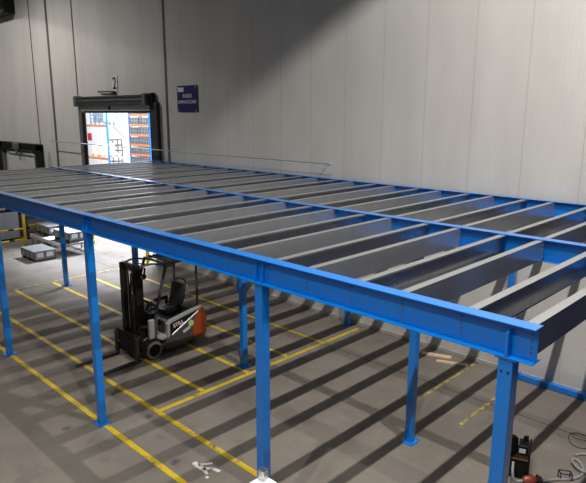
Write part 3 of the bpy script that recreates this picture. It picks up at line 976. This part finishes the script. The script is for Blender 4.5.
for sx in (-1, 1):
    for sy in (-1, 1):
        MB().box(sx*.24-.02, sx*.24+.02, sy*.3-.02, sy*.3+.02, .12, 3.9).build('upright', DARKGREY, sh)
        MB().cyl((sx*.24-.02, sy*.3, .06), (sx*.24+.02, sy*.3, .06), .06, 12).build('castor', RUBBER, sh)
for k in range(13):
    MB().box(-.26, .26, -.32, .32, .13+k*.31, .18+k*.31).build('shelf', DARKGREY, sh)
# dark bins on every level of the right rack
words = ('lowest', 'second', 'third', 'fourth', 'fifth', 'sixth', 'seventh', 'eighth', 'topmost')
tb = None
for i, z in enumerate(LV):
    for s in (-1, 1):
        lab = 'dark wire bin on the %s level of the right rack, %s side' % (words[i], 'left' if s < 0 else 'right')
        L_ = (-28.84+s*.50, 14.4, z+.06)
        if tb is None:
            tb = thing('wire_bin', lab, 'bin', L_, 0, 'dark bins on the right rack')
            MB().box(-.44, .44, -.42, .42, 0, .40, .02).build('tub', mat('grey_wire_bin', (.045, .05, .065), .4, .3, .6, 22), tb)
            q = MB()
            for k in range(6):
                x = -.42+k*.168
                q.bar((x, -.43, 0), (x, -.43, .38), .014, .014)
            q.bar((-.44, -.43, .38), (.44, -.43, .38), .02, .02).bar((-.44, -.43, .2), (.44, -.43, .2), .014, .014)
            q.build('wire_front', LIDGREY, tb)
        else:
            dup(tb, L_, None, lab)

# ------------------------------------------------------------------ lamps
def spot(name, loc, target, power, half, blend, size, color=(1, .96, .90)):
    l = bpy.data.lights.new(name, 'SPOT')
    l.energy = power; l.spot_size = math.radians(min(2*half, 179.9)); l.spot_blend = blend
    l.shadow_soft_size = size; l.color = color
    o = bpy.data.objects.new(name, l); col.objects.link(o)
    o.location = loc
    d = Vector(target)-Vector(loc)
    o.rotation_euler = d.to_track_quat('-Z', 'Y').to_euler()
    return o
spot('high_bay_lamp', (-.5, 2.4, 12.6), (-.5, 2.4, 0), 2900, 62.6, .13, .06)
spot('high_bay_lamp', (-.5, -1.9, 12.6), (-.5, -1.9, 0), 2100, 68, .6, .06)
spot('high_bay_lamp', (-.5, -6.2, 12.6), (-.5, -6.2, 0), 2100, 60, .75, .06)
spot('high_bay_lamp', (-.5, -10.5, 12.6), (-.5, -10.5, 0), 2000, 60, .75, .06)
spot('high_bay_lamp', (-38, 1.0, 12.6), (-38, 1.0, 0), 1500, 77.5, .03, .2)
spot('high_bay_lamp', (-24, .6, 12.6), (-24, .6, 0), 1900, 80, .6, .2)
def area(name, loc, target, power, sx, sy, color=(1, 1, 1)):
    l = bpy.data.lights.new(name, 'AREA'); l.shape = 'RECTANGLE'
    l.size = sx; l.size_y = sy; l.energy = power; l.color = color
    o = bpy.data.objects.new(name, l); col.objects.link(o); o.location = loc
    o.rotation_euler = (Vector(target)-Vector(loc)).to_track_quat('-Z', 'Y').to_euler()
    return o
area('hall_lamp', (-20.5, 11.2, 10.9), (-18.2, 4.5, 0), 6600, 4, 2, (.80, .86, 1))
area('hall_lamp', (-33, 11, 10.6), (-36, 19, 3), 3200, 14, 4, (.95, .97, 1))

w_ = bpy.data.worlds.new('hall_ambient'); scene.world = w_; w_.use_nodes = True
w_.node_tree.nodes['Background'].inputs[0].default_value = (.92, .95, 1, 1)
w_.node_tree.nodes['Background'].inputs[1].default_value = .05

# ------------------------------------------------------------------ camera
a, b, c = 2.344159, .217051, .0019577
fw = Vector((math.cos(a)*math.cos(b), math.sin(a)*math.cos(b), -math.sin(b)))
r = fw.cross(Vector((0, 0, 1))).normalized(); u = r.cross(fw)
r2 = math.cos(c)*r+math.sin(c)*u; u2 = -math.sin(c)*r+math.cos(c)*u
cd = bpy.data.cameras.new('camera'); cam = bpy.data.objects.new('camera', cd); col.objects.link(cam)
M = Matrix((r2, u2, -fw)).transposed().to_4x4(); M.translation = (1.597929, -4.370190, 5.391601)
cam.matrix_world = M
cd.sensor_fit = 'HORIZONTAL'; cd.sensor_width = 36; cd.lens = 581.2278*36/586
cd.clip_start = .05; cd.clip_end = 300
scene.camera = cam
vs = scene.view_settings
vs.view_transform = 'Standard'; vs.look = 'None'; vs.exposure = .14; vs.gamma = 1; vs.use_curve_mapping = False
